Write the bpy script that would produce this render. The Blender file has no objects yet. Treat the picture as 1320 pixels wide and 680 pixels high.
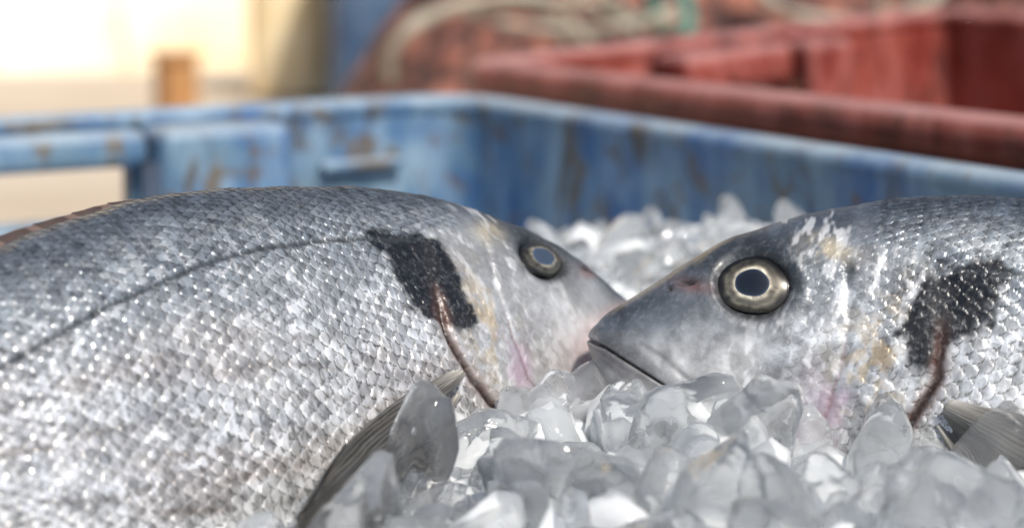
import bpy, bmesh, math, random
import numpy as np
from mathutils import Vector, Matrix
random.seed(7); rng=np.random.default_rng(7)
scene=bpy.context.scene
scene.unit_settings.system='METRIC'; scene.unit_settings.scale_length=0.1
scene.view_settings.view_transform='Standard'; scene.view_settings.look='None'; scene.view_settings.exposure=0
COL=scene.collection
CAMZ=2.708
# ------------------------------------------------------------ helpers
def link(o,parent=None):
    COL.objects.link(o)
    if parent: o.parent=parent
    return o
def top(o,label,cat,group=None):
    o["label"]=label;o["category"]=cat
    if group:o["group"]=group
    return o
def mesh_np(name,V,F,mat=None,smooth=True,col=None):
    me=bpy.data.meshes.new(name)
    V=np.asarray(V,dtype=np.float32);F=np.asarray(F,dtype=np.int32)
    k=F.shape[1]
    me.vertices.add(len(V));me.vertices.foreach_set("co",V.ravel())
    me.loops.add(F.size);me.loops.foreach_set("vertex_index",F.ravel())
    me.polygons.add(len(F));me.polygons.foreach_set("loop_start",np.arange(0,F.size,k,dtype=np.int32))
    me.update(calc_edges=True)
    me.polygons.foreach_set("use_smooth",np.full(len(F),smooth))
    if col is not None:
        ca=me.color_attributes.new("Col",'FLOAT_COLOR','POINT')
        ca.data.foreach_set("color",np.asarray(col,dtype=np.float32).ravel())
    me.validate()
    if mat: me.materials.append(mat)
    return me
def grid_faces(n,m,closed=False):
    i=np.arange(n-1)[:,None];mm=m if closed else m-1
    j=np.arange(mm)[None,:];j2=(j+1)%m
    a=i*m+j;b=i*m+j2;c=(i+1)*m+j2;d=(i+1)*m+j
    return np.stack([a,b,c,d],-1).reshape(-1,4)
def hsh(ix,iy,seed):
    n=(ix.astype(np.int64)*374761393+iy.astype(np.int64)*668265263+seed*974634777)&0xffffffff
    n=((n^(n>>13))*1274126177)&0xffffffff
    n=((n^(n>>15))*2246822519)&0xffffffff
    return ((n^(n>>16))&0xffffff)/float(0xffffff)
def vn(x,y,seed=0):
    x=np.asarray(x,dtype=float);y=np.asarray(y,dtype=float)
    ix=np.floor(x);iy=np.floor(y);fx=x-ix;fy=y-iy
    fx=fx*fx*(3-2*fx);fy=fy*fy*(3-2*fy)
    a=hsh(ix,iy,seed);b=hsh(ix+1,iy,seed);c=hsh(ix,iy+1,seed);d=hsh(ix+1,iy+1,seed)
    return (a*(1-fx)+b*fx)*(1-fy)+(c*(1-fx)+d*fx)*fy
def fbm(x,y,seed=0,o=4):
    s=0;a=.5;t=0
    for k in range(o):
        s=s+a*vn(x*2**k,y*2**k,seed+k*17);t+=a;a*=.55
    return s/t
def sst(x,a,b):
    t=np.clip((x-a)/(b-a),0,1);return t*t*(3-2*t)
def smooth_prof(xs,ys,sig=6):
    X=np.linspace(-.1,1.1,1201);Y=np.interp(X,xs,ys)
    k=np.exp(-.5*(np.arange(-30,31)/sig)**2);k/=k.sum()
    Yp=np.pad(Y,30,mode='edge');return X,np.convolve(Yp,k,'valid')
def dpoly(x,z,P):
    best=np.full(x.shape,9.)
    sgn=np.zeros(x.shape);tt=np.zeros(x.shape)
    for k in range(len(P)-1):
        ax,az=P[k];bx,bz=P[k+1];dx=bx-ax;dz=bz-az
        t=np.clip(((x-ax)*dx+(z-az)*dz)/(dx*dx+dz*dz),0,1)
        d=np.hypot(x-ax-t*dx,z-az-t*dz)
        s=np.sign((x-ax)*dz-(z-az)*dx)
        m=d<best;best=np.where(m,d,best);sgn=np.where(m,s,sgn);tt=np.where(m,(k+t)/(len(P)-1),tt)
    return best,sgn,tt
def nmat(name):
    m=bpy.data.materials.new(name);m.use_nodes=True;nt=m.node_tree
    b=nt.nodes["Principled BSDF"];return m,nt,b
def N(nt,t,**k):
    n=nt.nodes.new(t)
    for a,v in k.items():
        if a in n.inputs: n.inputs[a].default_value=v
        else: setattr(n,a,v)
    return n
def ramp(nt,src,pts):
    r=nt.nodes.new('ShaderNodeValToRGB');e=r.color_ramp.elements
    while len(e)<len(pts): e.new(.5)
    for k,(p,c) in enumerate(pts):
        e[k].position=p;e[k].color=(c[0],c[1],c[2],1) if hasattr(c,'__len__') else (c,c,c,1)
    nt.links.new(src,r.inputs[0]);return r.outputs[0]
def mixc(nt,f,a,b):
    m=nt.nodes.new('ShaderNodeMix');m.data_type='RGBA'
    for s,v in ((m.inputs[0],f),(m.inputs[6],a),(m.inputs[7],b)):
        if hasattr(v,'links'): nt.links.new(v,s)
        else: s.default_value=v if not hasattr(v,'__len__') else (v[0],v[1],v[2],1)
    return m.outputs[2]
def bump(nt,b,h,strength,dist=.01):
    bp=nt.nodes.new('ShaderNodeBump');bp.inputs['Strength'].default_value=strength;bp.inputs['Distance'].default_value=dist
    nt.links.new(h,bp.inputs['Height']);nt.links.new(bp.outputs[0],b.inputs['Normal']);return bp
def noise(nt,scale,detail=5,rough=.6,vec=None,dist=0):
    n=nt.nodes.new('ShaderNodeTexNoise');n.inputs['Scale'].default_value=scale;n.inputs['Detail'].default_value=detail
    n.inputs['Roughness'].default_value=rough;n.inputs['Distortion'].default_value=dist
    if vec is not None: nt.links.new(vec,n.inputs['Vector'])
    return n.outputs[0]
def coords(nt,scale=(1,1,1)):
    tc=nt.nodes.new('ShaderNodeTexCoord');mp=nt.nodes.new('ShaderNodeMapping');mp.inputs['Scale'].default_value=scale
    nt.links.new(tc.outputs['Object'],mp.inputs[0]);return mp.outputs[0]
# ------------------------------------------------------------ materials
def mat_fish():
    m,nt,b=nmat("fish_skin")
    a=nt.nodes.new('ShaderNodeVertexColor');a.layer_name="Col"
    n1=noise(nt,70,3,.6,coords(nt))
    c=mixc(nt,ramp(nt,n1,[(.5,0.0),(.8,.15)]),a.outputs[0],(.72,.76,.80))
    nt.links.new(c,b.inputs['Base Color'])
    b.inputs['Metallic'].default_value=.48
    mr=nt.nodes.new('ShaderNodeMapRange');mr.inputs[3].default_value=.24;mr.inputs[4].default_value=.65
    nt.links.new(a.outputs[1],mr.inputs[0]);nt.links.new(mr.outputs[0],b.inputs['Roughness'])
    b.inputs['Coat Weight'].default_value=.3;b.inputs['Coat Roughness'].default_value=.25
    bump(nt,b,n1,.3,.004)
    return m
def mat_vcol(name,rough=.3,coat=0,metal=0,bs=0,sc=60):
    m,nt,b=nmat(name);a=nt.nodes.new('ShaderNodeVertexColor');a.layer_name="Col"
    nt.links.new(a.outputs[0],b.inputs['Base Color']);b.inputs['Roughness'].default_value=rough
    b.inputs['Coat Weight'].default_value=coat;b.inputs['Coat Roughness'].default_value=.04;b.inputs['Metallic'].default_value=metal
    if bs: bump(nt,b,noise(nt,sc,3,.5,coords(nt)),bs,.004)
    return m
def mat_plastic(name,base,faded,stain,dirt=.5,th=.55,tm=.8):
    m,nt,b=nmat(name)
    v=coords(nt);vs=coords(nt,(1,1,.35))
    n1=noise(nt,1.9,6,.65,v);c=mixc(nt,ramp(nt,n1,[(.38,0.),(.58,1.)]),base,faded)
    n3=noise(nt,5,5,.65,vs);f3=ramp(nt,n3,[(.46,0.),(.64,.8)])
    c=mixc(nt,f3,c,tuple(min(1,x*1.25+.10*tm) for x in faded))
    n2=noise(nt,4.4,5,.65,vs,.8);f2=ramp(nt,n2,[(th,0.),(th+.12,dirt)])
    c=mixc(nt,f2,c,stain)
    n4=noise(nt,5.5,5,.65,v,.4);f4=ramp(nt,n4,[(th+.03,0.),(th+.08,.9*dirt)])
    c=mixc(nt,f4,c,tuple(x*1.7 for x in stain))
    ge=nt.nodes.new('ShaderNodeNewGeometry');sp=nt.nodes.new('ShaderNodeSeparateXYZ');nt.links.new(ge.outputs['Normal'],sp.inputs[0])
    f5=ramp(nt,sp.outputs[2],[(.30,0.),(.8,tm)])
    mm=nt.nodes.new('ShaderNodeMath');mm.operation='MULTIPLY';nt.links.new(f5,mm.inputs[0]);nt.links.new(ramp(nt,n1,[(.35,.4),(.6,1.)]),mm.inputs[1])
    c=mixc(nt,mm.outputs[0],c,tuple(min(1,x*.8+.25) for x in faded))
    nt.links.new(c,b.inputs['Base Color'])
    nt.links.new(ramp(nt,n3,[(.3,.35),(.8,.75)]),b.inputs['Roughness'])
    bump(nt,b,n3,.4,.02)
    return m
def mat_ice(name,s1,s2,lo_,hi_,bd,bs=.35,tl=.5,rg=.02):
    m,nt,b=nmat(name);out=[n for n in nt.nodes if n.type=='OUTPUT_MATERIAL'][0]
    v=coords(nt)
    n1=noise(nt,s1,2,.45,v,.2);n2=noise(nt,s2,3,.5,v)
    b.inputs['Base Color'].default_value=(.99,.998,1,1);b.inputs['Transmission Weight'].default_value=1
    b.inputs['IOR'].default_value=1.31;b.inputs['Roughness'].default_value=rg
    bp=bump(nt,b,n2,bs,bd)
    d=nt.nodes.new('ShaderNodeBsdfPrincipled')
    d.inputs['Base Color'].default_value=(.95,.975,1,1);d.inputs['Roughness'].default_value=.05
    d.inputs['IOR'].default_value=1.31
    nt.links.new(bp.outputs[0],d.inputs['Normal'])
    tr=nt.nodes.new('ShaderNodeBsdfTranslucent');tr.inputs[0].default_value=(.95,.985,1,1)
    m0=nt.nodes.new('ShaderNodeMixShader');m0.inputs[0].default_value=tl
    nt.links.new(d.outputs[0],m0.inputs[1]);nt.links.new(tr.outputs[0],m0.inputs[2])
    mx=nt.nodes.new('ShaderNodeMixShader')
    nt.links.new(ramp(nt,n1,[(.3,lo_),(.7,hi_)]),mx.inputs[0])
    nt.links.new(b.outputs[0],mx.inputs[1]);nt.links.new(m0.outputs[0],mx.inputs[2]);nt.links.new(mx.outputs[0],out.inputs[0])
    return m
def mat_simple(name,c1,c2,scale=3,rough=.8,bs=.3,stretch=(1,1,1)):
    m,nt,b=nmat(name);v=coords(nt,stretch);n=noise(nt,scale,6,.65,v)
    nt.links.new(mixc(nt,ramp(nt,n,[(.35,0.),(.65,1.)]),c1,c2),b.inputs['Base Color']);b.inputs['Roughness'].default_value=rough
    if bs: bump(nt,b,n,bs,.05)
    return m
M_fish=mat_fish()
M_eye=mat_vcol("eye_iris",.25,.5,.3)
M_pup=mat_vcol("eye_pupil",.12,.35,0)
M_fin=mat_vcol("fin_membrane",.42,.25,.05,.5,30)
M_blue=mat_plastic("blue_plastic",(.028,.105,.27),(.12,.205,.285),(.075,.050,.024),.85,.53)
M_navy=mat_plastic("navy_plastic",(.02,.05,.13),(.04,.09,.17),(.03,.03,.03),.5)
M_red=mat_plastic("red_plastic",(.17,.022,.016),(.28,.06,.042),(.05,.013,.011),.65,.53,.55)
M_ice=mat_ice("crushed_ice",5,12,.70,1.,.012,.35,.35)
M_chunk=mat_ice("ice_chunk",.9,1.5,.02,.30,.05,.2,.6,.02)
# ------------------------------------------------------------ fish
TX,TY=smooth_prof([0,.016,.041,.065,.091,.144,.2,.257,.3,.36,.43,.5,.6,.7,.8,.88,.94,1],
                  [.010,.028,.054,.083,.105,.140,.167,.186,.195,.202,.203,.197,.175,.14,.098,.062,.047,.045],7)
BX,BY=smooth_prof([0,.02,.05,.1,.15,.2,.3,.4,.5,.6,.7,.8,.88,.94,1],
                  [-.016,-.032,-.058,-.088,-.110,-.127,-.153,-.170,-.172,-.160,-.132,-.088,-.058,-.045,-.045],7)
WX,WY=smooth_prof([0,.01,.03,.06,.1,.15,.2,.3,.4,.5,.6,.7,.8,.9,1],
                  [.020,.027,.039,.052,.061,.068,.075,.083,.083,.078,.068,.055,.038,.022,.013],7)
MOUTH=[(-.002,-.002),(.018,-.005),(.036,-.010),(.065,-.018),(.092,-.026)]
GILL=[(.232,.128),(.25,.112),(.263,.084),(.273,.0435),(.262,.002),(.238,-.04),(.20,-.078),(.15,-.088)]
PREO=[(.182,.105),(.196,.07),(.2,.03),(.196,-.01),(.178,-.045),(.145,-.062)]
def rnd_end(s,r=.014):
    k=np.clip(s/r,0,1);return np.sqrt(np.clip(1-(1-k)**2,0,1))
class Fish: pass
def make_fish(name,SL,P0,yaw,pitch,roll,sx,label,seed,hres,ER=.030,EYE=(.113,.070),dull=0.,ev=.95):
    f=Fish();f.SL=SL
    S=np.linspace(0,1,301)
    yw=np.radians(np.interp(S,*yaw));pt=np.radians(np.interp(S,*pitch));rl=np.radians(np.interp(S,*roll))
    T=np.stack([sx*np.cos(yw)*np.cos(pt),-np.sin(yw)*np.cos(pt),np.sin(pt)],-1)
    C=np.array(P0)+np.concatenate([[[0,0,0]],np.cumsum((T[1:]+T[:-1])/2,0)*SL/300])
    N0=np.stack([-T[:,1],T[:,0],0*S],-1);N0/=np.linalg.norm(N0,axis=1)[:,None]
    N0*=np.where(N0[:,1:2]>0,-1,1)
    U0=np.cross(T,N0);U0*=np.where(U0[:,2:]<0,-1,1)
    NN=N0*np.cos(rl)[:,None]+U0*np.sin(rl)[:,None];UU=U0*np.cos(rl)[:,None]-N0*np.sin(rl)[:,None]
    def fr(s,A): return np.stack([np.interp(s,S,A[:,k]) for k in range(3)],-1)
    f.fr=fr;f.C=C;f.NN=NN;f.UU=UU;f.T=T
    def base(s,a):
        tp=np.interp(s,TX,TY);bt=np.interp(s,BX,BY);w=np.interp(s,WX,WY);e=rnd_end(s)
        zc=(tp+bt)/2;hz=(tp-bt)/2*e
        ca=np.cos(a);y=w*e*np.sign(ca)*np.abs(ca)**.8;z=zc+hz*np.sin(a)
        P=fr(s,C)+fr(s,UU)*(z*SL)[...,None]+fr(s,NN)*(y*SL)[...,None]
        return P,y,z
    f.base=base
    def onside(x,z,side=1):
        tp=np.interp(x,TX,TY);bt=np.interp(x,BX,BY);a=math.asin(np.clip((z-(tp+bt)/2)/((tp-bt)/2),-1,1))
        if side<0:a=math.pi-a
        e=1e-3
        p=lambda xx,aa: base(np.array([xx]),np.array([aa]))[0][0]
        P=p(x,a);du=p(x+e,a)-p(x-e,a);dv=p(x,a+e)-p(x,a-e);n=np.cross(du,dv);n/=np.linalg.norm(n)
        if np.dot(n,side*fr(np.array([x]),NN)[0])<0:n=-n
        return P,n,du/np.linalg.norm(du)
    f.onside=onside
    s=np.concatenate([.012*np.linspace(0,1,24)**2,np.linspace(.012,.36,hres[0])[1:],np.linspace(.36,.75,hres[1])[1:],np.linspace(.75,1,60)[1:]])
    na=hres[2];a=np.concatenate([np.linspace(-math.pi/2,math.pi/2,na,endpoint=False),np.linspace(math.pi/2,1.5*math.pi,90,endpoint=False)])
    Sg,A=np.meshgrid(s,a,indexing='ij')
    P,y,z=base(Sg,A)
    gs=np.gradient(P,axis=0);ga=np.roll(P,-1,1)-np.roll(P,1,1)
    n=np.cross(gs,ga);n/=np.linalg.norm(n,axis=-1)[...,None]+1e-12
    ctr=fr(Sg,C)+fr(Sg,UU)*(((np.interp(Sg,TX,TY)+np.interp(Sg,BX,BY))/2)*SL)[...,None]
    n*=np.where(((P-ctr)*n).sum(-1)<0,-1,1)[...,None];n[0]=-fr(Sg[0],T)
    x=Sg;tp=np.interp(x,TX,TY);bt=np.interp(x,BX,BY);t=np.clip((z-bt)/(tp-bt),0,1)
    # ---- scales
    Nx=108
    wv=(fbm(x*14,t*6,seed,2)-.5)
    Uu=x*Nx+wv*2.0+.16*(vn(x*95,t*60,seed+3)-.5)
    frac=np.where(np.cos(A)>=0,(np.arcsin(np.clip(np.sin(A),-1,1))/math.pi+.5),(np.arcsin(np.clip(np.sin(A),-1,1))/math.pi+.5)+3)
    Vv=frac*48+ (fbm(x*10,t*5,seed+9,2)-.5)*2.2+.16*(vn(x*80,t*70,seed+5)-.5)
    i=np.floor(Uu);fu=Uu-i
    oA=.5*np.mod(i-1,2);rA=np.floor(Vv-oA);dA=Vv-oA-rA-.5;eA=np.sqrt(np.clip(1-(2*dA)**2,0,1))*.98
    oB=.5*np.mod(i,2);rB=np.floor(Vv-oB);dB=Vv-oB-rB-.5
    on=fu<eA
    ic=np.where(on,i-1,i);rc=np.where(on,rA,rB);dv=np.where(on,dA,dB);tt=np.where(on,(fu+1)/2,fu/2)
    r1=hsh(ic,rc,seed+31);r2=hsh(ic,rc,seed+57);r3=hsh(ic,rc,seed+83)
    sh=tt+ (r1-.5)*.8*(tt-.4)+(r2-.5)*.45*dv
    dark=np.where(on,0,np.exp(-np.clip(fu-eA,0,9)/.38));edge=np.where(on,np.exp(-np.clip(eA-fu,0,9)/.20),0)  # crevice darkening and free-edge highlight, both painted into the scale colour
    xg=np.interp(z,[q[1] for q in GILL[::-1]],[q[0] for q in GILL[::-1]])
    mb=np.clip(sst(x-xg,.0,.012),0,1)*sst(.135-z,-.004,.004)
    mt=sst(x,.165,.2)*sst(z-.115,0,.02)
    cheek=sst(x,.13,.165)*(1-sst(z,.12,.14))*.42+.40*sst(x,.205,.235)*(1-sst(z,.12,.14))
    m=np.maximum(np.maximum(mb,mt),np.clip(cheek,0,1))
    m=m*(1-.7*sst(x,.9,1))
    soft=sst(fbm(x*13,t*9,seed+77),.25,.6)
    disp=(sh-.5)*.0014*m*(1-.35*sst(t,.75,.95))*(.5+.55*soft)
    disp+=(fbm(x*60,z*60,seed+2)-.5)*.0010+(fbm(x*9,z*9,seed+4)-.5)*.005*sst(x,.02,.1)+(fbm(x*22,z*22,seed+44)-.5)*.0028*sst(x,.02,.1)
    de=np.hypot((x-EYE[0])/1.12,(z-EYE[1])/(ev+.03))/ER
    disp+=-.008*(1-sst(de,.84,1.28))+.0013*np.exp(-((de-1.5)/.22)**2)
    dm,sg,tm=dpoly(x,z,MOUTH)
    mx=(1-sst(x,.084,.098))
    above=np.where(z>np.interp(x,[q[0] for q in MOUTH],[q[1] for q in MOUTH]),1,0)
    disp+=-.0024*np.exp(-(dm/.0014)**2)*mx
    disp+=.0005*np.exp(-((dm-.006)/.005)**2)*mx
    disp+=-.0004*np.exp(-((dm-.0140)/.003)**2)*mx
    disp+=-.0022*(1-above)*sst(dm,.0,.008)*mx
    dmx,_,_=dpoly(x,z,[(.045,.006),(.065,.001),(.088,-.010),(.097,-.022),(.092,-.031)])
    disp+=-.0005*np.exp(-(dmx/.0025)**2)
    dg,sgg,tg=dpoly(x+.006*(fbm(x*30,z*30,seed+93)-.5),z,GILL)
    gv=sst(tg,.24,.42)
    op=sst(xg-x,-.004,.014)*(1-sst(xg-x,.03,.09))*sst(.11-z,0,.06)*sst(x,.13,.18)
    disp+=.0018*op
    disp+=-.0034*np.exp(-(dg/.0032)**2)*gv
    dp,_,_=dpoly(x+.006*(fbm(x*40,z*40,seed+94)-.5),z,PREO)
    disp+=-.0013*np.exp(-(dp/.004)**2)
    dn=np.hypot((x-.0665)/.0075,(z-.062-(x-.0665)*.3)/.0028);dn2=np.hypot((x-.054)/.0028,(z-.053)/.0025)
    disp+=-.005*np.exp(-dn**2)-.003*np.exp(-dn2**2)
    zl=tp-(.062+.06*sst(x,.3,.85)*(tp-.045)/.15*.55)
    dl=np.abs(z-zl);lat=np.exp(-(dl/.0024)**2)*sst(x,.24,.27)
    disp+=-.0012*lat
    P=P+n*(disp*SL)[...,None]
    # ---- colour
    def c3(*v): return np.array(v)[None,None,:]
    def lerp(a_,b_,f_): return a_*(1-f_[...,None])+b_*f_[...,None]
    back=c3(.055,.072,.097);mid=c3(.24,.27,.30);fl=c3(.56,.57,.58);bel=c3(.74,.735,.72)
    tn=t+.12*(fbm(x*12,t*9,seed+6)-.5)
    colr=lerp(bel+0*P,fl,sst(tn,.05,.35));colr=lerp(colr,mid,sst(tn,.56,.84));colr=lerp(colr,back,sst(tn,.80,1.02))
    wq=sst(fbm(x*7,t*8,seed+8),.50,.74)*.45*(1-sst(t,.6,.8));colr=lerp(colr,c3(.36,.30,.27),wq)
    ln=(np.abs(np.mod(Vv/2,1)-.5)*2);colr=lerp(colr,c3(.15,.12,.10),(.52*sst(ln,.45,1.0)*sst(x,.28,.45)*(1-sst(t,.55,.7))*sst(fbm(x*12,t*30,seed+61),.3,.6)))
    br=.70+.45*r3
    lg=sst(fbm(x*10,t*7,seed+71),.3,.7)
    strk=.30+1.4*fbm(x*220,t*50,seed+72,3)  # streak noise: irregular wet highlights put into the scale colour
    sc=br*(1-(.72+.26*lg)*dark)*(1+.30*edge)*strk
    colr=colr*(1+m[...,None]*(sc[...,None]-1))
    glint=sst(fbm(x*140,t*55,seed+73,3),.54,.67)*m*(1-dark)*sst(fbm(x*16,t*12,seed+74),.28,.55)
    colr=lerp(colr,c3(.96,.97,.99),glint*.75*sst(.98-t,.0,.35))  # bright wet glints painted over the scale colour
    flake=sst(fbm(x*150,z*70,seed+12,3),.53,.72)*(1-mb)*.5
    hd=1-np.maximum(mb,mt);hd=hd*(1-sst(x,.26,.28))
    hc=lerp(c3(.56,.565,.57)+0*P,c3(.12,.14,.165),sst(z-.55*x+.05*(fbm(x*25,z*25,seed+14)-.5),-.060,.004))
    hc=lerp(hc,c3(.38,.40,.42),sst(x,.12,.2)*.55)
    hc=lerp(hc,c3(.07,.09,.12),sst(z-tp,-.035,-.008)*.8)
    hc=hc*(.30+1.4*fbm(x*75,z*75,seed+15))[...,None]
    hc=hc*(.45+1.1*fbm(x*22,z*22,seed+18))[...,None]
    hc=hc*(1+np.clip(cheek,0,1)[...,None]*1.2*(sc[...,None]-1))
    hc=lerp(hc,c3(.90,.91,.92),flake*1.3*sst(x,.08,.14))
    if sx<0: hc=lerp(hc,c3(.60,.59,.58),.35*sst(tp-z,.015,.05))
    colr=lerp(colr,hc,hd)
    ltx=(.4+1.2*fbm(x*90,z*90,seed+16))
    lip=np.exp(-((dm-.005)/.0085)**4)*mx
    if sx>0:
        colr=lerp(colr,c3(.075,.082,.095)*ltx[...,None],lip*.7*above*(1-.4*sst(x,.05,.08)));colr=lerp(colr,c3(.16,.15,.155)*ltx[...,None],lip*.6*(1-above))
    colr=lerp(colr,c3(.02,.015,.015),np.exp(-(dm/.0016)**2)*mx)
    colr=lerp(colr,c3(.45,.46,.48),np.exp(-((x-.085)/.012)**2-((z+.014)/.008)**2)*.5)
    colr=lerp(colr,c3(.08,.08,.09),.35*np.exp(-(dmx/.002)**2))
    def blob(cx,cz,rx,rz,p=1.): return np.exp(-(((x-cx)/rx)**2+((z-cz)/rz)**2)**p)
    brk=sst(fbm(x*60,z*60,seed+25),.3,.55)
    colr=lerp(colr,c3(.76,.64,.42),blob(.166,.114,.019,.010)*.6*brk)
    colr=lerp(colr,c3(.58,.42,.20),.55*sst(fbm(x*60,z*60,seed+20),.48,.66)*(blob(.222,.035,.03,.05)))
    colr=lerp(colr,c3(.54,.38,.50),.65*sst(fbm(x*30,z*30,seed+21),.35,.6)*blob(.205,.0,.028,.03))
    wx_=x+.034*(fbm(x*30,z*30,seed+91)-.5);wz_=z+.06*(fbm(x*30,z*30,seed+92)-.5)
    def wb(cx,cz,rx,rz,p=1.): return np.exp(-(((wx_-cx)/rx)**2+((wz_-cz)/rz)**2)**p)
    bp=1.2*wb(.272,.106,.028,.038,1.3)+.95*wb(.260,.068,.019,.046,1.3)+.4*wb(.240,.095,.014,.030,1.2)
    bp=sst(np.clip(bp,0,1.1)+.22*(r3-.5)*m+.6*(fbm(x*55,z*38,seed+23,4)-.5),.26,.70)
    colr=lerp(colr,c3(.005,.006,.009),bp*.98)
    gw=.0030*(.6+1.1*fbm(x*40,z*40,seed+95))
    colr=lerp(colr,c3(.20,.085,.055),np.exp(-(dg/(gw*1.8))**2)*gv*.65)
    colr=lerp(colr,c3(.018,.007,.005),np.exp(-(dg/(gw*.9))**2)*gv*.97)
    colr=lerp(colr,c3(.22,.10,.10),np.exp(-(dp/.0018)**2)*.5*sst(.05-z,-.02,.02))
    colr=lerp(colr,c3(.024,.025,.027),np.exp(-((de-1.0)/.46)**2)*.92*(.65+.6*fbm(x*60,z*60,seed+96)).clip(0,1))
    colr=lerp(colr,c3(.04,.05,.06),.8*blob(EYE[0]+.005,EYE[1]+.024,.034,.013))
    colr=lerp(colr,c3(.26,.10,.08),np.exp(-((np.hypot((x-.070)/.014,(z-.060)/.006)))**2)*.55)
    colr=lerp(colr,c3(.02,.02,.02),np.clip(np.exp(-dn**2)+np.exp(-dn2**2),0,1)*.9)
    colr=lerp(colr,c3(.04,.045,.05),lat*.85)
    if sx<0:
        pk=.9*blob(.035,-.022,.095,.050,1.5)*sst(.035-z,0,.02)*(.6+.6*fbm(x*40,z*40,seed+27)).clip(0,1)
        colr=lerp(colr,c3(.80,.44,.40),pk)
        dj,_,_=dpoly(x,z,[(0,-.004),(.03,-.012),(.06,-.022),(.10,-.048)])
        colr=lerp(colr,c3(.12,.03,.03),.8*np.exp(-(dj/.0022)**2))
    rough=np.clip(.36+.4*(r2-.5)*m+.8*(fbm(x*40,z*40,seed+30)-.5)+.45*hd*(1-sst(x,.10,.16))+.35*sst(t,.75,1.)*m+.1*bp+.4*np.exp(-(dg/.006)**2),0,1)
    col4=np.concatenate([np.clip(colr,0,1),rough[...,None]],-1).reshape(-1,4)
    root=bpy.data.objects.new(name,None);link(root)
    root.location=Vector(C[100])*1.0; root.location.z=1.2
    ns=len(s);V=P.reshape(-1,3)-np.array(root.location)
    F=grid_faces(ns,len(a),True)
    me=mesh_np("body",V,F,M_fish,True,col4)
    body=link(bpy.data.objects.new("body",me),root)
    f.root=root;f.off=np.array(root.location)
    top(root,label,"fish")
    for side in (1,-1):
        Pe,ne,du=onside(EYE[0],EYE[1],side)
        tn_=fr(np.array([EYE[0]]),T)[0];tn_=tn_-ne*np.dot(tn_,ne);tn_/=np.linalg.norm(tn_);bn=np.cross(ne,tn_)
        R=ER*SL
        def dome(rad,hgt,lift,colf,nm,mat,par,nr=36,nth=72):
            rr=np.linspace(0.001,1,nr);th=np.linspace(0,2*math.pi,nth,endpoint=False)
            Rg,Th=np.meshgrid(rr,th,indexing='ij')
            h=hgt*(1-Rg**2)**.8+lift
            wob=1+.02*np.sin(Th*3+seed)+.015*np.sin(Th*5)
            Q=Pe+ne*h[...,None]*R+tn_*(Rg*np.cos(Th)*rad*R*1.16*wob)[...,None]+bn*(Rg*np.sin(Th)*rad*R*ev*wob)[...,None]-f.off
            cc=colf(Rg,Th)
            return link(bpy.data.objects.new(nm,mesh_np(nm,Q.reshape(-1,3),grid_faces(nr,nth,True),mat,True,cc.reshape(-1,4))),par)
        def irisc(r,th):
            r=r+.04*np.sin(th*2+1)+.06*(vn(th*3,r*4,seed+3)-.5)
            st=np.interp(r,[0,.49,.52,.56,.62,.70,.78,.84,.90,1],[.6,.6,.70,.42,.15,.12,.20,.09,.03,.018])
            nz=.2+1.6*fbm(th*5,r*6,seed+40)
            g=np.stack([st*1.0,st*.91,st*.70,np.ones_like(st)],-1);g[...,:3]*=nz[...,None]*(1-dull*.55)
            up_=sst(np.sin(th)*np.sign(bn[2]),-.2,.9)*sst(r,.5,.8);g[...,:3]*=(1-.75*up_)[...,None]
            return np.clip(g,0,1)
        def pupc(r,th):
            st=np.interp(r,[0,.6,.88,.97,1],[.010,.014,.020,.06,.10])*(1-.4*dull)+dull*.055
            return np.stack([st*.65,st*.9,st*1.4,np.ones_like(st)],-1)
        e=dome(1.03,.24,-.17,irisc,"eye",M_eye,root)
        dome(.50,.05,.028,pupc,"pupil",M_pup,e,24,60)
    return f
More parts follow.
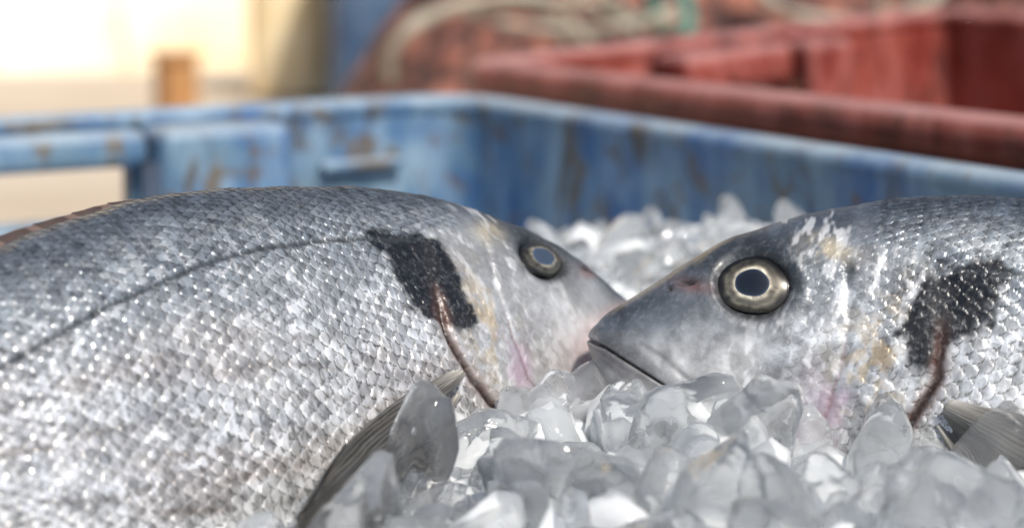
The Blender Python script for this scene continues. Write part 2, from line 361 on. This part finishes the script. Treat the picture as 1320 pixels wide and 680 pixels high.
def add_fin(f,nm,bx,bz,length,wroot,wtip,beta,outw,seed,curl=.1,side=1,nr=14,tint=1.,droop=.10):
    P,n,du=f.onside(bx,bz,side)
    T=f.fr(np.array([bx]),f.T)[0];U=f.fr(np.array([bx]),f.UU)[0]
    D=math.cos(beta)*T-math.sin(beta)*U+outw*n;D/=np.linalg.norm(D)
    W=np.cross(D,n);W/=np.linalg.norm(W)
    if np.dot(W,U)<0:W=-W
    Nn=np.cross(D,W)
    if np.dot(Nn,n)<0:Nn=-Nn
    nl=90;nw=nr*10
    v=np.linspace(0,1,nl)[:,None];u=np.linspace(-1,1,nw)[None,:]
    ext=(.97-.30*np.clip(-u,0,1)**1.6-.18*np.clip(u,0,1)**1.6)+.10*vn(u*nr*.5+9,0*u,seed)+.05*vn(u*nr*2,0*u,seed+1)
    wid=wroot+(wtip-wroot)*np.interp(v,[0,.25,.6,1],[0,.62,1,.86])
    L=length*ext*v
    lat=wid*u+.03*np.sin(v*3+u)*v
    ph=u*nr*math.pi+3.5*vn(u*3,v*2,seed)+1.6*vn(u*9,v*3,seed+7)
    h=(np.cos(ph)*.0040*(1-.3*v)+curl*np.sin(v*2.2)*length*.5-droop*length*v*v+.03*length*np.sin(u*3+v*3))
    h=h+.055*(fbm(u*2.5+0*v,v*3+0*u,seed+2)-.5)*sst(v,0,.4)
    Q=(P+n*.01)[None,None,:]+D*L[...,None]+W*(lat+0*v)[...,None]+Nn*h[...,None]
    ray=(np.cos(ph)*.5+.5)
    cc=(.020+.085*ray*(1-.3*v)*(.4+1.2*fbm(u*4,v*5,seed+6))+.05*(1-v)**3)*(.35+1.3*fbm(v*5+0*u,u*5+0*v,seed+5))*tint
    cc=cc*(1+2.5*np.exp(-v/.05))
    col=np.stack([cc*1.04,cc*1.0,cc*.92,np.ones_like(cc)],-1)
    me=mesh_np(nm,(Q-f.off).reshape(-1,3),grid_faces(nl,nw),M_fin,True,col.reshape(-1,4))
    o=link(bpy.data.objects.new(nm,me),f.root)
    s=o.modifiers.new("s",'SOLIDIFY');s.thickness=.006
    return o
def dorsal(f,s0,s1,hgt,nm="dorsal_fin",lean=.0,bottom=False,seed=1):
    n=220;m=9
    s=np.linspace(s0,s1,n);v=np.linspace(0,1,m)[None,:]
    q=(s-s0)/(s1-s0)
    H=hgt*np.sin(np.clip(q,0,1)*math.pi)**.5*(.85+.15*np.abs(np.mod(q*15,1)-.1))
    U=f.fr(s,f.UU);C=f.fr(s,f.C);NNv=f.fr(s,f.NN);T=f.fr(s,f.T)
    zt=np.interp(s,BX,BY) if bottom else np.interp(s,TX,TY)
    sg=-1 if bottom else 1
    B=C+U*((zt-sg*.004)*f.SL)[:,None]
    Q=B[:,None,:]+U[:,None,:]*(sg*H*f.SL)[:,None,None]*v[...,None]*.6+T[:,None,:]*(H*f.SL)[:,None,None]*v[...,None]*1.2+NNv[:,None,:]*((lean*H)[:,None]*v+.0012*np.sin(q*15*2*math.pi)[:,None]*v)[...,None]*f.SL
    cc=(.06+.08*(np.mod(q*15,1)<.25))[:,None]*(1.1-.3*v)
    col=np.stack([cc*1.4,cc*.95,cc*.8,np.ones_like(cc)],-1)
    me=mesh_np(nm,(Q-f.off).reshape(-1,3),grid_faces(n,m),M_fin,True,col.reshape(-1,4))
    o=link(bpy.data.objects.new(nm,me),f.root);k=o.modifiers.new("s",'SOLIDIFY');k.thickness=.012
def caudal(f,seed):
    n=60;m=80
    C=f.C[-1];T=f.T[-1];U=f.UU[-1];Nn=f.NN[-1]
    v=np.linspace(0,1,n)[:,None];u=np.linspace(-1,1,m)[None,:]
    L=f.SL*(.10+.13*np.abs(u)**1.2)*v;W=f.SL*(.042+.13*v)*u
    h=.006*np.cos(u*40)+.03*v*np.sin(u*4)
    Q=(C-T*.03)+T*L[...,None]+U*(W+0*v)[...,None]+Nn*h[...,None]
    cc=(.10+.08*(np.cos(u*40)*.5+.5))*(1-.5*v);col=np.stack([cc,cc,cc*1.05,1+0*cc],-1)
    me=mesh_np("caudal_fin",(Q-f.off).reshape(-1,3),grid_faces(n,m),M_fin,True,col.reshape(-1,4))
    o=link(bpy.data.objects.new("caudal_fin",me),f.root);k=o.modifiers.new("s",'SOLIDIFY');k.thickness=.012

fR=make_fish("sea_bream",3.25,(.195,6.12,1.56),([0,.3,1],[8,14,40]),([0,.3,1],[-14,-14,-2]),([0,1],[10,14]),1,
   "silver gilthead sea bream with clear open eye resting on crushed ice",3,(500,150,420),.0235,(.116,.074))
fL=make_fish("sea_bream",3.15,(.345,6.62,1.495),([0,.25,1],[40,46,58]),([0,.28,.42,1],[-9,-6,5,6]),([0,.3,1],[16,24,30]),-1,
   "silver gilthead sea bream with scaly flank, tilted on crushed ice",11,(460,460,460),.0235,(.120,.083),1.,.74)
add_fin(fL,"pectoral_fin",.286,.004,1.02,.03,.078,math.radians(13),.36,5,curl=.05,droop=-.01,nr=18)
add_fin(fR,"pectoral_fin",.285,.020,.95,.035,.15,math.radians(20),.38,6,curl=.06,droop=.02,nr=20,tint=.6)
for f in (fL,fR):
    add_fin(f,"pectoral_fin",.30,.012,.8,.03,.12,math.radians(15),.1,8,side=-1)
    dorsal(f,.36,.9,.012);dorsal(f,.68,.9,.03,"anal_fin",bottom=True);caudal(f,3)
    add_fin(f,"pelvic_fin",.33,-.13,.5,.04,.10,math.radians(10),.05,9)
# ------------------------------------------------------------ crates
def rrpath(lx,ly,r,inset=0,step=.1):
    pts=[]
    x0,y0,x1,y1=inset,inset,lx-inset,ly-inset;r=max(r-inset,.02)
    def seg(a,b):
        n=max(2,int(round(math.dist(a,b)/step)))
        for k in range(n): pts.append((a[0]+(b[0]-a[0])*k/n,a[1]+(b[1]-a[1])*k/n))
    def arc(cx,cy,a0):
        for k in range(8):
            a=math.radians(a0+90*k/8);pts.append((cx+r*math.cos(a),cy+r*math.sin(a)))
    seg((x0+r,y0),(x1-r,y0));arc(x1-r,y0+r,-90)
    seg((x1,y0+r),(x1,y1-r));arc(x1-r,y1-r,0)
    seg((x1-r,y1),(x0+r,y1));arc(x0+r,y1-r,90)
    seg((x0,y1-r),(x0,y0+r));arc(x0+r,y0+r,180)
    return np.array(pts)
def boxm(bm,x0,x1,y0,y1,z0,z1):
    r=bmesh.ops.create_cube(bm,size=1)
    for v in r['verts']:
        v.co=Vector(((x0+x1)/2+v.co.x*(x1-x0),(y0+y1)/2+v.co.y*(y1-y0),(z0+z1)/2+v.co.z*(z1-z0)))
def crate(name,origin,rotx,ang,lx,ly,H,mat,label,handles,cat="crate",rimw=.16,rimh=.17,group=None,ledges=(),rad=.4,hz=(1.2,1.52),hs=(.27,.73)):
    root=bpy.data.objects.new(name,None);link(root);root.location=origin;root.rotation_euler=(math.radians(rotx),0,math.radians(ang))
    top(root,label,cat,group)
    path=rrpath(lx,ly,rad,.0)
    zh0,zh1=hz[0]*H/1.8,hz[1]*H/1.8
    zs=np.array([.05,.3*H/1.8,.6*H/1.8,.9*H/1.8,zh0,zh1,H-.02])
    n=len(path);m=len(zs)
    V=np.concatenate([np.stack([path[:,0],path[:,1],np.full(n,z)],-1) for z in zs])
    F=[]
    for k in range(m-1):
        zc=(zs[k]+zs[k+1])/2
        for i in range(n):
            j=(i+1)%n;c=(path[i]+path[j])/2;skip=False
            if zh0<zc<zh1:
                for h in handles:
                    if h=='y0' and c[1]<.01 and hs[0]*lx<c[0]<hs[1]*lx: skip=True
                    if h=='y1' and c[1]>ly-.01 and hs[0]*lx<c[0]<hs[1]*lx: skip=True
                    if h=='x0' and c[0]<.01 and hs[0]*ly<c[1]<hs[1]*ly: skip=True
                    if h=='x1' and c[0]>lx-.01 and hs[0]*ly<c[1]<hs[1]*ly: skip=True
            if not skip:F.append((k*n+i,k*n+j,(k+1)*n+j,(k+1)*n+i))
    me=mesh_np("wall",V,F,mat,False)
    o=link(bpy.data.objects.new("wall",me),root)
    s=o.modifiers.new("s",'SOLIDIFY');s.thickness=.10;s.offset=0
    b=o.modifiers.new("b",'BEVEL');b.width=.02;b.segments=2;b.limit_method='ANGLE'
    prof=[(-.06,H-.05),(-.05,H),( -.02,H+.02),(rimw-.03,H+.02),(rimw,H-.01),(rimw,H-rimh),(rimw-.04,H-rimh-.02),(rimw-.05,H-.06),(.0,H-.07)]
    rings=[]
    d=np.roll(path,-1,0)-np.roll(path,1,0);nrm=np.stack([d[:,1],-d[:,0]],-1);nrm/=np.linalg.norm(nrm,axis=1)[:,None]
    for (o_,z) in prof:
        q=path+nrm*o_;rings.append(np.stack([q[:,0],q[:,1],np.full(n,z)],-1))
    R=np.stack(rings,1).reshape(-1,3);k=len(prof);F=[]
    for i in range(n):
        for j in range(k):
            F.append((i*k+j,((i+1)%n)*k+j,((i+1)%n)*k+(j+1)%k,i*k+(j+1)%k))
    me=mesh_np("rim",R,F,mat,True);link(bpy.data.objects.new("rim",me),root)
    bm=bmesh.new();boxm(bm,.06,lx-.06,.06,ly-.06,.04,.12)
    me=bpy.data.meshes.new("floor");bm.to_mesh(me);me.materials.append(mat);link(bpy.data.objects.new("floor",me),root)
    for h in handles:
        bm=bmesh.new();L=lx if h[0]=='y' else ly
        z0=.1;t=.26
        def pb(a0,a1,d0,d1,z0_,z1_):
            if h=='y0':boxm(bm,a0,a1,d0,d1,z0_,z1_)
            if h=='y1':boxm(bm,a0,a1,ly-d1,ly-d0,z0_,z1_)
            if h=='x0':boxm(bm,d0,d1,a0,a1,z0_,z1_)
            if h=='x1':boxm(bm,lx-d1,lx-d0,a0,a1,z0_,z1_)
        a,b_=(hs[0]-.105)*L,(hs[0]-.008)*L
        pb(a,b_,.055,t+.10,z0,H-.035);pb(L-b_,L-a,.055,t+.10,z0,H-.035);pb(b_+.003,L-b_-.003,.055,t-.03,zh1,H-.045);pb(b_+.003,L-b_-.003,.055,t-.03,z0,zh0-.02)
        me=bpy.data.meshes.new("handle");bm.to_mesh(me);bm.free();me.materials.append(mat)
        o=link(bpy.data.objects.new("handle",me),root);bv=o.modifiers.new("b",'BEVEL');bv.width=.06;bv.segments=4
    for (x0,x1,y0,y1,z0,z1) in ledges:
        bm=bmesh.new();boxm(bm,x0,x1,y0,y1,z0,z1)
        me=bpy.data.meshes.new("stacking_ledge");bm.to_mesh(me);bm.free();me.materials.append(mat)
        o=link(bpy.data.objects.new("stacking_ledge",me),root);bv=o.modifiers.new("b",'BEVEL');bv.width=.03;bv.segments=3
    return root
ANG=-56.0;ANGB=-58.5
BX0=-.24
e1=np.array([math.cos(math.radians(ANGB)),math.sin(math.radians(ANGB))])
e2=np.array([-e1[1],e1[0]])
blue=crate("fish_crate",(BX0,10.8,0),0,ANGB-90,6.0,7.5,1.765,M_blue,"worn stained blue plastic crate filled with ice and fish",['y0','y1'],rimw=.08,rimh=.14,
   ledges=[(.34,.74,.052,.13,1.48,1.53)],rad=.3,hz=(1.375,1.60))
red=crate("fish_crate",(-.05,12.05,.03),3.0,ANG,6.0,3.1,1.8,M_red,"empty faded red plastic crate beside the blue crate",['x0','x1','y1'],rimw=.12,rimh=.12,
   ledges=[(2.0,2.2,2.80,3.04,.1,1.72),(3.6,3.8,2.80,3.04,.1,1.72)],rad=.10,hs=(.42,.58),hz=(1.1,1.55))
# ------------------------------------------------------------ ice
def chunk_arr(seed,sub):
    r=np.random.default_rng(seed)
    bm=bmesh.new();bmesh.ops.create_icosphere(bm,subdivisions=sub,radius=1)
    V=np.array([v.co[:] for v in bm.verts]);F=np.array([[v.index for v in f.verts] for f in bm.faces],dtype=np.int32);bm.free()
    V/=np.linalg.norm(V,axis=1)[:,None]
    k=r.integers(6,11);nr=r.normal(size=(k,3));nr/=np.linalg.norm(nr,axis=1)[:,None]
    nr=np.concatenate([nr,-nr[:4],np.eye(3),-np.eye(3)]);h=np.concatenate([r.uniform(.55,1.,k+4),np.full(6,1.2)])
    q=np.clip(V@nr.T,0,None)/h
    p=r.uniform(9,20)
    rad=(q**p).sum(1)**(-1/p)
    W=V*rad[:,None]*np.array([r.uniform(.95,1.3),r.uniform(.75,1),r.uniform(.6,.85)])
    ds=fbm(V[:,0]*1.6+seed,V[:,1]*1.6+V[:,2]*1.3,seed,2)-.5
    W*=(1+.26*ds)[:,None]
    return W,F
hiA=[chunk_arr(100+k,4) for k in range(24)]
hi=[mesh_np("ice_chunk",V,F,M_chunk) for V,F in hiA]
loA=[chunk_arr(200+k,2) for k in range(16)]
def finm(x,y): return np.exp(-((x+.40)/.28)**2-((y-5.40)/.42)**2)
def icez(x,y):
    x=np.array(x,float);y=np.array(y,float)
    z=1.315+.08*(fbm(x*1.1+5,y*1.1,77,3)-.5)
    z=z+.13*np.exp(-((x-.60)/.5)**2-((y-8.1)/.8)**2)
    z=z+.07*np.exp(-((x-.10)/.25)**2-((y-5.95)/.3)**2)
    z=z+.055*np.exp(-((x-.38)/.22)**2-((y-5.85)/.2)**2)
    z=z-.10*finm(x,y)
    z=z-.07*sst(-x,.45,.75)*(1-sst(y,5.4,6))
    z=z-.06*np.exp(-((x-1.30)/.35)**2-((y-5.5)/.4)**2)
    z=z-.30*sst(y,7.5,8.4)*(1-sst(x,-.1,.25))
    z=z-.10*sst(y,8.6,9.4)
    return z
def incrate(x,y,mg=.2):
    d=np.array([x-BX0,y-10.8]);lx_=-(d@e2);ly_=d@e1
    return mg<lx_<6-mg and mg<ly_<7.5-mg
def rot(r):
    q=r.normal(size=4);q/=np.linalg.norm(q);w,x,y,z=q
    return np.array([[1-2*(y*y+z*z),2*(x*y-z*w),2*(x*z+y*w)],[2*(x*y+z*w),1-2*(x*x+z*z),2*(y*z-x*w)],[2*(x*z-y*w),2*(y*z+x*w),1-2*(x*x+y*y)]])
r=np.random.default_rng(21)
gx=np.linspace(.07,5.93,70);gy=np.linspace(.07,7.43,90);GX,GY=np.meshgrid(gx,gy,indexing='ij')
WXc=BX0-e2[0]*GX+e1[0]*GY;WYc=10.8-e2[1]*GX+e1[1]*GY
zz=icez(WXc,WYc)-.08+.05*(vn(WXc*9,WYc*9,3)-.5)
Vs=[np.stack([WXc,WYc,zz],-1).reshape(-1,3)];g=grid_faces(70,90);Fs=[np.concatenate([g[:,[0,1,2]],g[:,[0,2,3]]])];off=70*90
def sample(n,x0,x1,y0,y1,mind,tries=40000):
    pts=[];cell={}
    for _ in range(tries):
        if len(pts)>=n:break
        x=r.uniform(x0,x1);y=r.uniform(y0,y1)
        if not incrate(x,y):continue
        k=(int(x//mind),int(y//mind));ok=True
        for a in (-1,0,1):
            for b in (-1,0,1):
                for q in cell.get((k[0]+a,k[1]+b),()):
                    if (q[0]-x)**2+(q[1]-y)**2<mind*mind:ok=False
        if ok:cell.setdefault(k,[]).append((x,y));pts.append((x,y))
    return pts
def addc(x,y,z,s):
    global off
    V,F=loA[r.integers(len(loA))]
    W=(V*s)@rot(r).T+np.array([x,y,z]);Vs.append(W);Fs.append(F+off);off+=len(W)
for (x,y) in sample(1800,-1.3,2.0,4.2,9.6,.07): addc(x,y,icez(x,y)-.03+r.uniform(-.02,.03),r.uniform(.03,.07))
for (x,y) in sample(900,-5,4,1.5,10.8,.17): addc(x,y,icez(x,y)-.03+r.uniform(-.03,.03),r.uniform(.08,.13))
me=mesh_np("crushed_ice",np.concatenate(Vs),np.concatenate(Fs),M_ice,True)
o=link(bpy.data.objects.new("crushed_ice",me));o["kind"]="stuff";top(o,"translucent crushed ice filling the blue crate around the fish","ice")
def chunk(x,y,z,s,k=None):
    o=bpy.data.objects.new("ice_chunk",hi[r.integers(len(hi)) if k is None else k]);link(o)
    o.location=(x,y,z);o.scale=(s*r.uniform(.9,1.2),s,s)
    o.rotation_euler=tuple(r.uniform(0,6.28,3));top(o,"clear melting chunk of ice lying on the crushed ice","ice","ice chunks around the fish")
pts=sample(200,-.60,1.6,4.75,6.25,.125)+sample(70,.05,1.5,7.4,8.9,.15)
for (x,y) in pts:
    s=r.uniform(.06,.09) if r.random()<.4 else r.uniform(.095,.155)
    if y>7: s=min(s,.11)
    elif y>5.65: s=min(s,.09)
    if finm(x,y)>.30 or x<-.38: s=min(s,.07)
    chunk(x,y,float(icez(x,y))+r.uniform(-.005,.035),s)
chunk(-.235,5.38,1.40,.115);chunk(-.07,5.62,1.40,.095);chunk(.08,5.88,1.42,.085);chunk(.30,5.86,1.41,.085)
# ------------------------------------------------------------ background
def tube(P,rad,mat,nm,label,cat,group=None):
    P=np.array(P,float);n=len(P);k=10
    T=np.gradient(P,axis=0);T/=np.linalg.norm(T,axis=1)[:,None]
    up=np.array([0,0,1.]);A=np.cross(T,up);A/=np.linalg.norm(A,axis=1)[:,None]+1e-9;B=np.cross(A,T)
    th=np.linspace(0,2*math.pi,k,endpoint=False)
    tw=np.arange(n)*.5
    V=P[:,None,:]+rad*(1+.12*np.cos(3*(th[None,:])+tw[:,None]))[...,None]*(A[:,None,:]*np.cos(th)[None,:,None]+B[:,None,:]*np.sin(th)[None,:,None])
    o=link(bpy.data.objects.new(nm,mesh_np(nm,V.reshape(-1,3),grid_faces(n,k,True),mat)));top(o,label,cat,group);return o
M_ground=mat_simple("concrete",(.46,.38,.29),(.55,.48,.39),.35,.9,.2)
o=link(bpy.data.objects.new("ground",mesh_np("ground",[(-3000,-3000,0),(3000,-3000,0),(3000,3000,0),(-3000,3000,0)],[(0,1,2,3)],M_ground,False)));o["kind"]="structure"
M_wall=mat_simple("white_render",(.78,.56,.28),(.84,.78,.66),.35,.8,.1)
bm=bmesh.new();boxm(bm,-30,12,0,2,-2,30)
for k in range(9): boxm(bm,-29.5+k*4.4,-29.1+k*4.4,-.2,-.01,-2,28)
me=bpy.data.meshes.new("quay_wall");bm.to_mesh(me);me.materials.append(M_wall);o=link(bpy.data.objects.new("quay_wall",me));top(o,"sunlit cream and golden sloping quay wall with shallow ribs","wall")
o.location=(-11,33.5,0);o.rotation_euler=(math.radians(-32),0,math.radians(20))  # backward lean and turn added so the wall catches more sun
M_shed=mat_simple("dark_shed",(.05,.07,.10),(.12,.13,.15),.3,.8,.2)
bm=bmesh.new();boxm(bm,-1.6,40,44,46,0,26)
for k in range(19): boxm(bm,-1.4+k*2.1,-1.1+k*2.1,43.85,44,0,26)
me=bpy.data.meshes.new("shed");bm.to_mesh(me);me.materials.append(M_shed);o=link(bpy.data.objects.new("shed",me));top(o,"dark boarded harbour shed behind the nets","shed")
M_net=bpy.data.materials.new("net");M_net.use_nodes=True;nt=M_net.node_tree;b=nt.nodes["Principled BSDF"]
v=coords(nt);vo=N(nt,'ShaderNodeTexVoronoi',feature='DISTANCE_TO_EDGE');vo.inputs['Scale'].default_value=2.4;nt.links.new(v,vo.inputs[0])
n_=noise(nt,1.6,5,.7,v,.6)
c=mixc(nt,ramp(nt,n_,[(.40,0.),(.58,1.)]),(.09,.026,.022),(.40,.16,.11));c=mixc(nt,ramp(nt,vo.outputs[0],[(.02,0.),(.18,.85)]),(.045,.025,.023),c)
nt.links.new(c,b.inputs['Base Color']);b.inputs['Roughness'].default_value=.9;bump(nt,b,vo.outputs[0],.8,.1)
def mound(nm,cx,cy,rx,ry,h,mat,label,cat,seed):
    n,m_=90,160
    rr=np.linspace(0.001,1,n)[:,None];th=np.linspace(0,2*math.pi,m_,endpoint=False)[None,:]
    X=rx*rr*np.cos(th);Y=ry*rr*np.sin(th)
    Z=h*(1-rr**2.2)**.8*(.72+.5*fbm(X*.8+7,Y*.8,seed,3))+1.4*(fbm(X*2.2,Y*2.2,seed+3,4)-.5)*(1-rr)
    V=np.stack([X,Y,np.maximum(Z,0)+.01+0*X],-1).reshape(-1,3)
    o=link(bpy.data.objects.new(nm,mesh_np(nm,V,grid_faces(n,m_,True),mat)));o.location=(cx,cy,0);top(o,label,cat);return o
mound("fishing_net",1.3,22,3.2,3.2,2.7,M_net,"heaped dull red fishing net with ropes on it","net",4)
mound("fishing_net",6.0,24,3.2,3.,2.9,M_net,"heaped dull red fishing net with ropes on it","net",9)
M_rope=mat_simple("beige_rope",(.34,.31,.24),(.48,.44,.36),6,.9,.3);M_grope=mat_simple("green_rope",(.04,.17,.14),(.09,.26,.21),6,.9,.3)
def arcp(cx,cy,cz,rx,rz,a0,a1,n=60,dy=.2):
    return [(cx+rx*math.cos(a),cy+dy*math.sin(2*a),cz+rz*math.sin(a)) for a in np.linspace(math.radians(a0),math.radians(a1),n)]
for args in ((-.15,18.7,1.30,.8,.5,190,20,.045),(.05,18.7,1.4,1.0,.45,150,20,.035),(1.2,18.7,2.2,.6,.55,170,290,.045),(2.7,19.5,2.1,.8,.5,190,350,.05),(2.2,19.2,1.8,.9,.4,10,170,.045),(.9,18.7,1.6,.5,.4,20,200,.03),(3.4,19.2,1.9,.5,.5,30,220,.04),(.4,18.6,1.9,.9,.3,200,340,.03)):
    tube(arcp(*args[:7]),args[7],M_rope,"rope","thick beige rope looped over the red nets","rope","ropes on the nets")
tube(arcp(1.4,18.6,2.1,.35,.7,190,300),.06,M_grope,"rope","green rope draped over the red nets","rope","ropes on the nets")
tube(arcp(1.0,18.6,1.7,.35,.5,-60,80),.05,M_grope,"rope","green rope draped over the red nets","rope","ropes on the nets")
crate("fish_crate",(-2.1,28,0),0,0,2.2,4,2.4,M_navy,"dark blue plastic crate standing beside the heaped nets",['y0'])
M_foam=mat_simple("cream_foam",(.78,.58,.30),(.88,.76,.52),1.5,.7,.1)
crate("fish_box",(-3.3,30.5,0),0,.0,1.0,1.6,2.2,M_foam,"cream foam fish box standing on the quay",['y0'],"box")
M_wood=mat_simple("orange_wood",(.24,.10,.035),(.46,.24,.09),2,.7,.3,(1,1,.2))
bm=bmesh.new();boxm(bm,-.21,.21,-.2,.2,0,.75);boxm(bm,-.26,.26,-.25,.25,.751,.85);boxm(bm,-.3,.3,-.3,.3,0,.06)
me=bpy.data.meshes.new("bollard");bm.to_mesh(me);me.materials.append(M_wood);o=link(bpy.data.objects.new("bollard",me));o.location=(-3.92,28.2,0);o.rotation_euler=(0,0,.5);o.scale=(1,1,.92)
bv=o.modifiers.new("b",'BEVEL');bv.width=.06;bv.segments=3;top(o,"short orange brown wooden bollard on the quay","bollard")
# ------------------------------------------------------------ light, world, camera
Sd=Vector((.30,-.58,.76)).normalized()
w=bpy.data.worlds.new("World");scene.world=w;w.use_nodes=True;nt=w.node_tree
sk=nt.nodes.new('ShaderNodeTexSky');sk.sky_type='NISHITA';sk.sun_disc=False
sk.sun_elevation=math.asin(Sd.z);sk.sun_rotation=math.atan2(Sd.x,Sd.y);sk.dust_density=2;sk.ozone_density=1;sk.air_density=1
nt.links.new(sk.outputs[0],nt.nodes['Background'].inputs[0]);nt.nodes['Background'].inputs[1].default_value=.105
ld=bpy.data.lights.new("sun",'SUN');ld.energy=4.7;ld.angle=math.radians(5);ld.color=(1,.945,.865)
so=link(bpy.data.objects.new("sun",ld));so.rotation_euler=Sd.to_track_quat('Z','Y').to_euler()
cd=bpy.data.cameras.new("camera");cam=link(bpy.data.objects.new("camera",cd));scene.camera=cam
cam.location=(0,0,CAMZ);cam.rotation_euler=(math.radians(90-8.93),0,0)
cd.lens=85;cd.sensor_width=36;cd.clip_end=10000;cd.clip_start=.1
cd.dof.use_dof=True;cd.dof.focus_distance=5.9;cd.dof.aperture_fstop=1.0
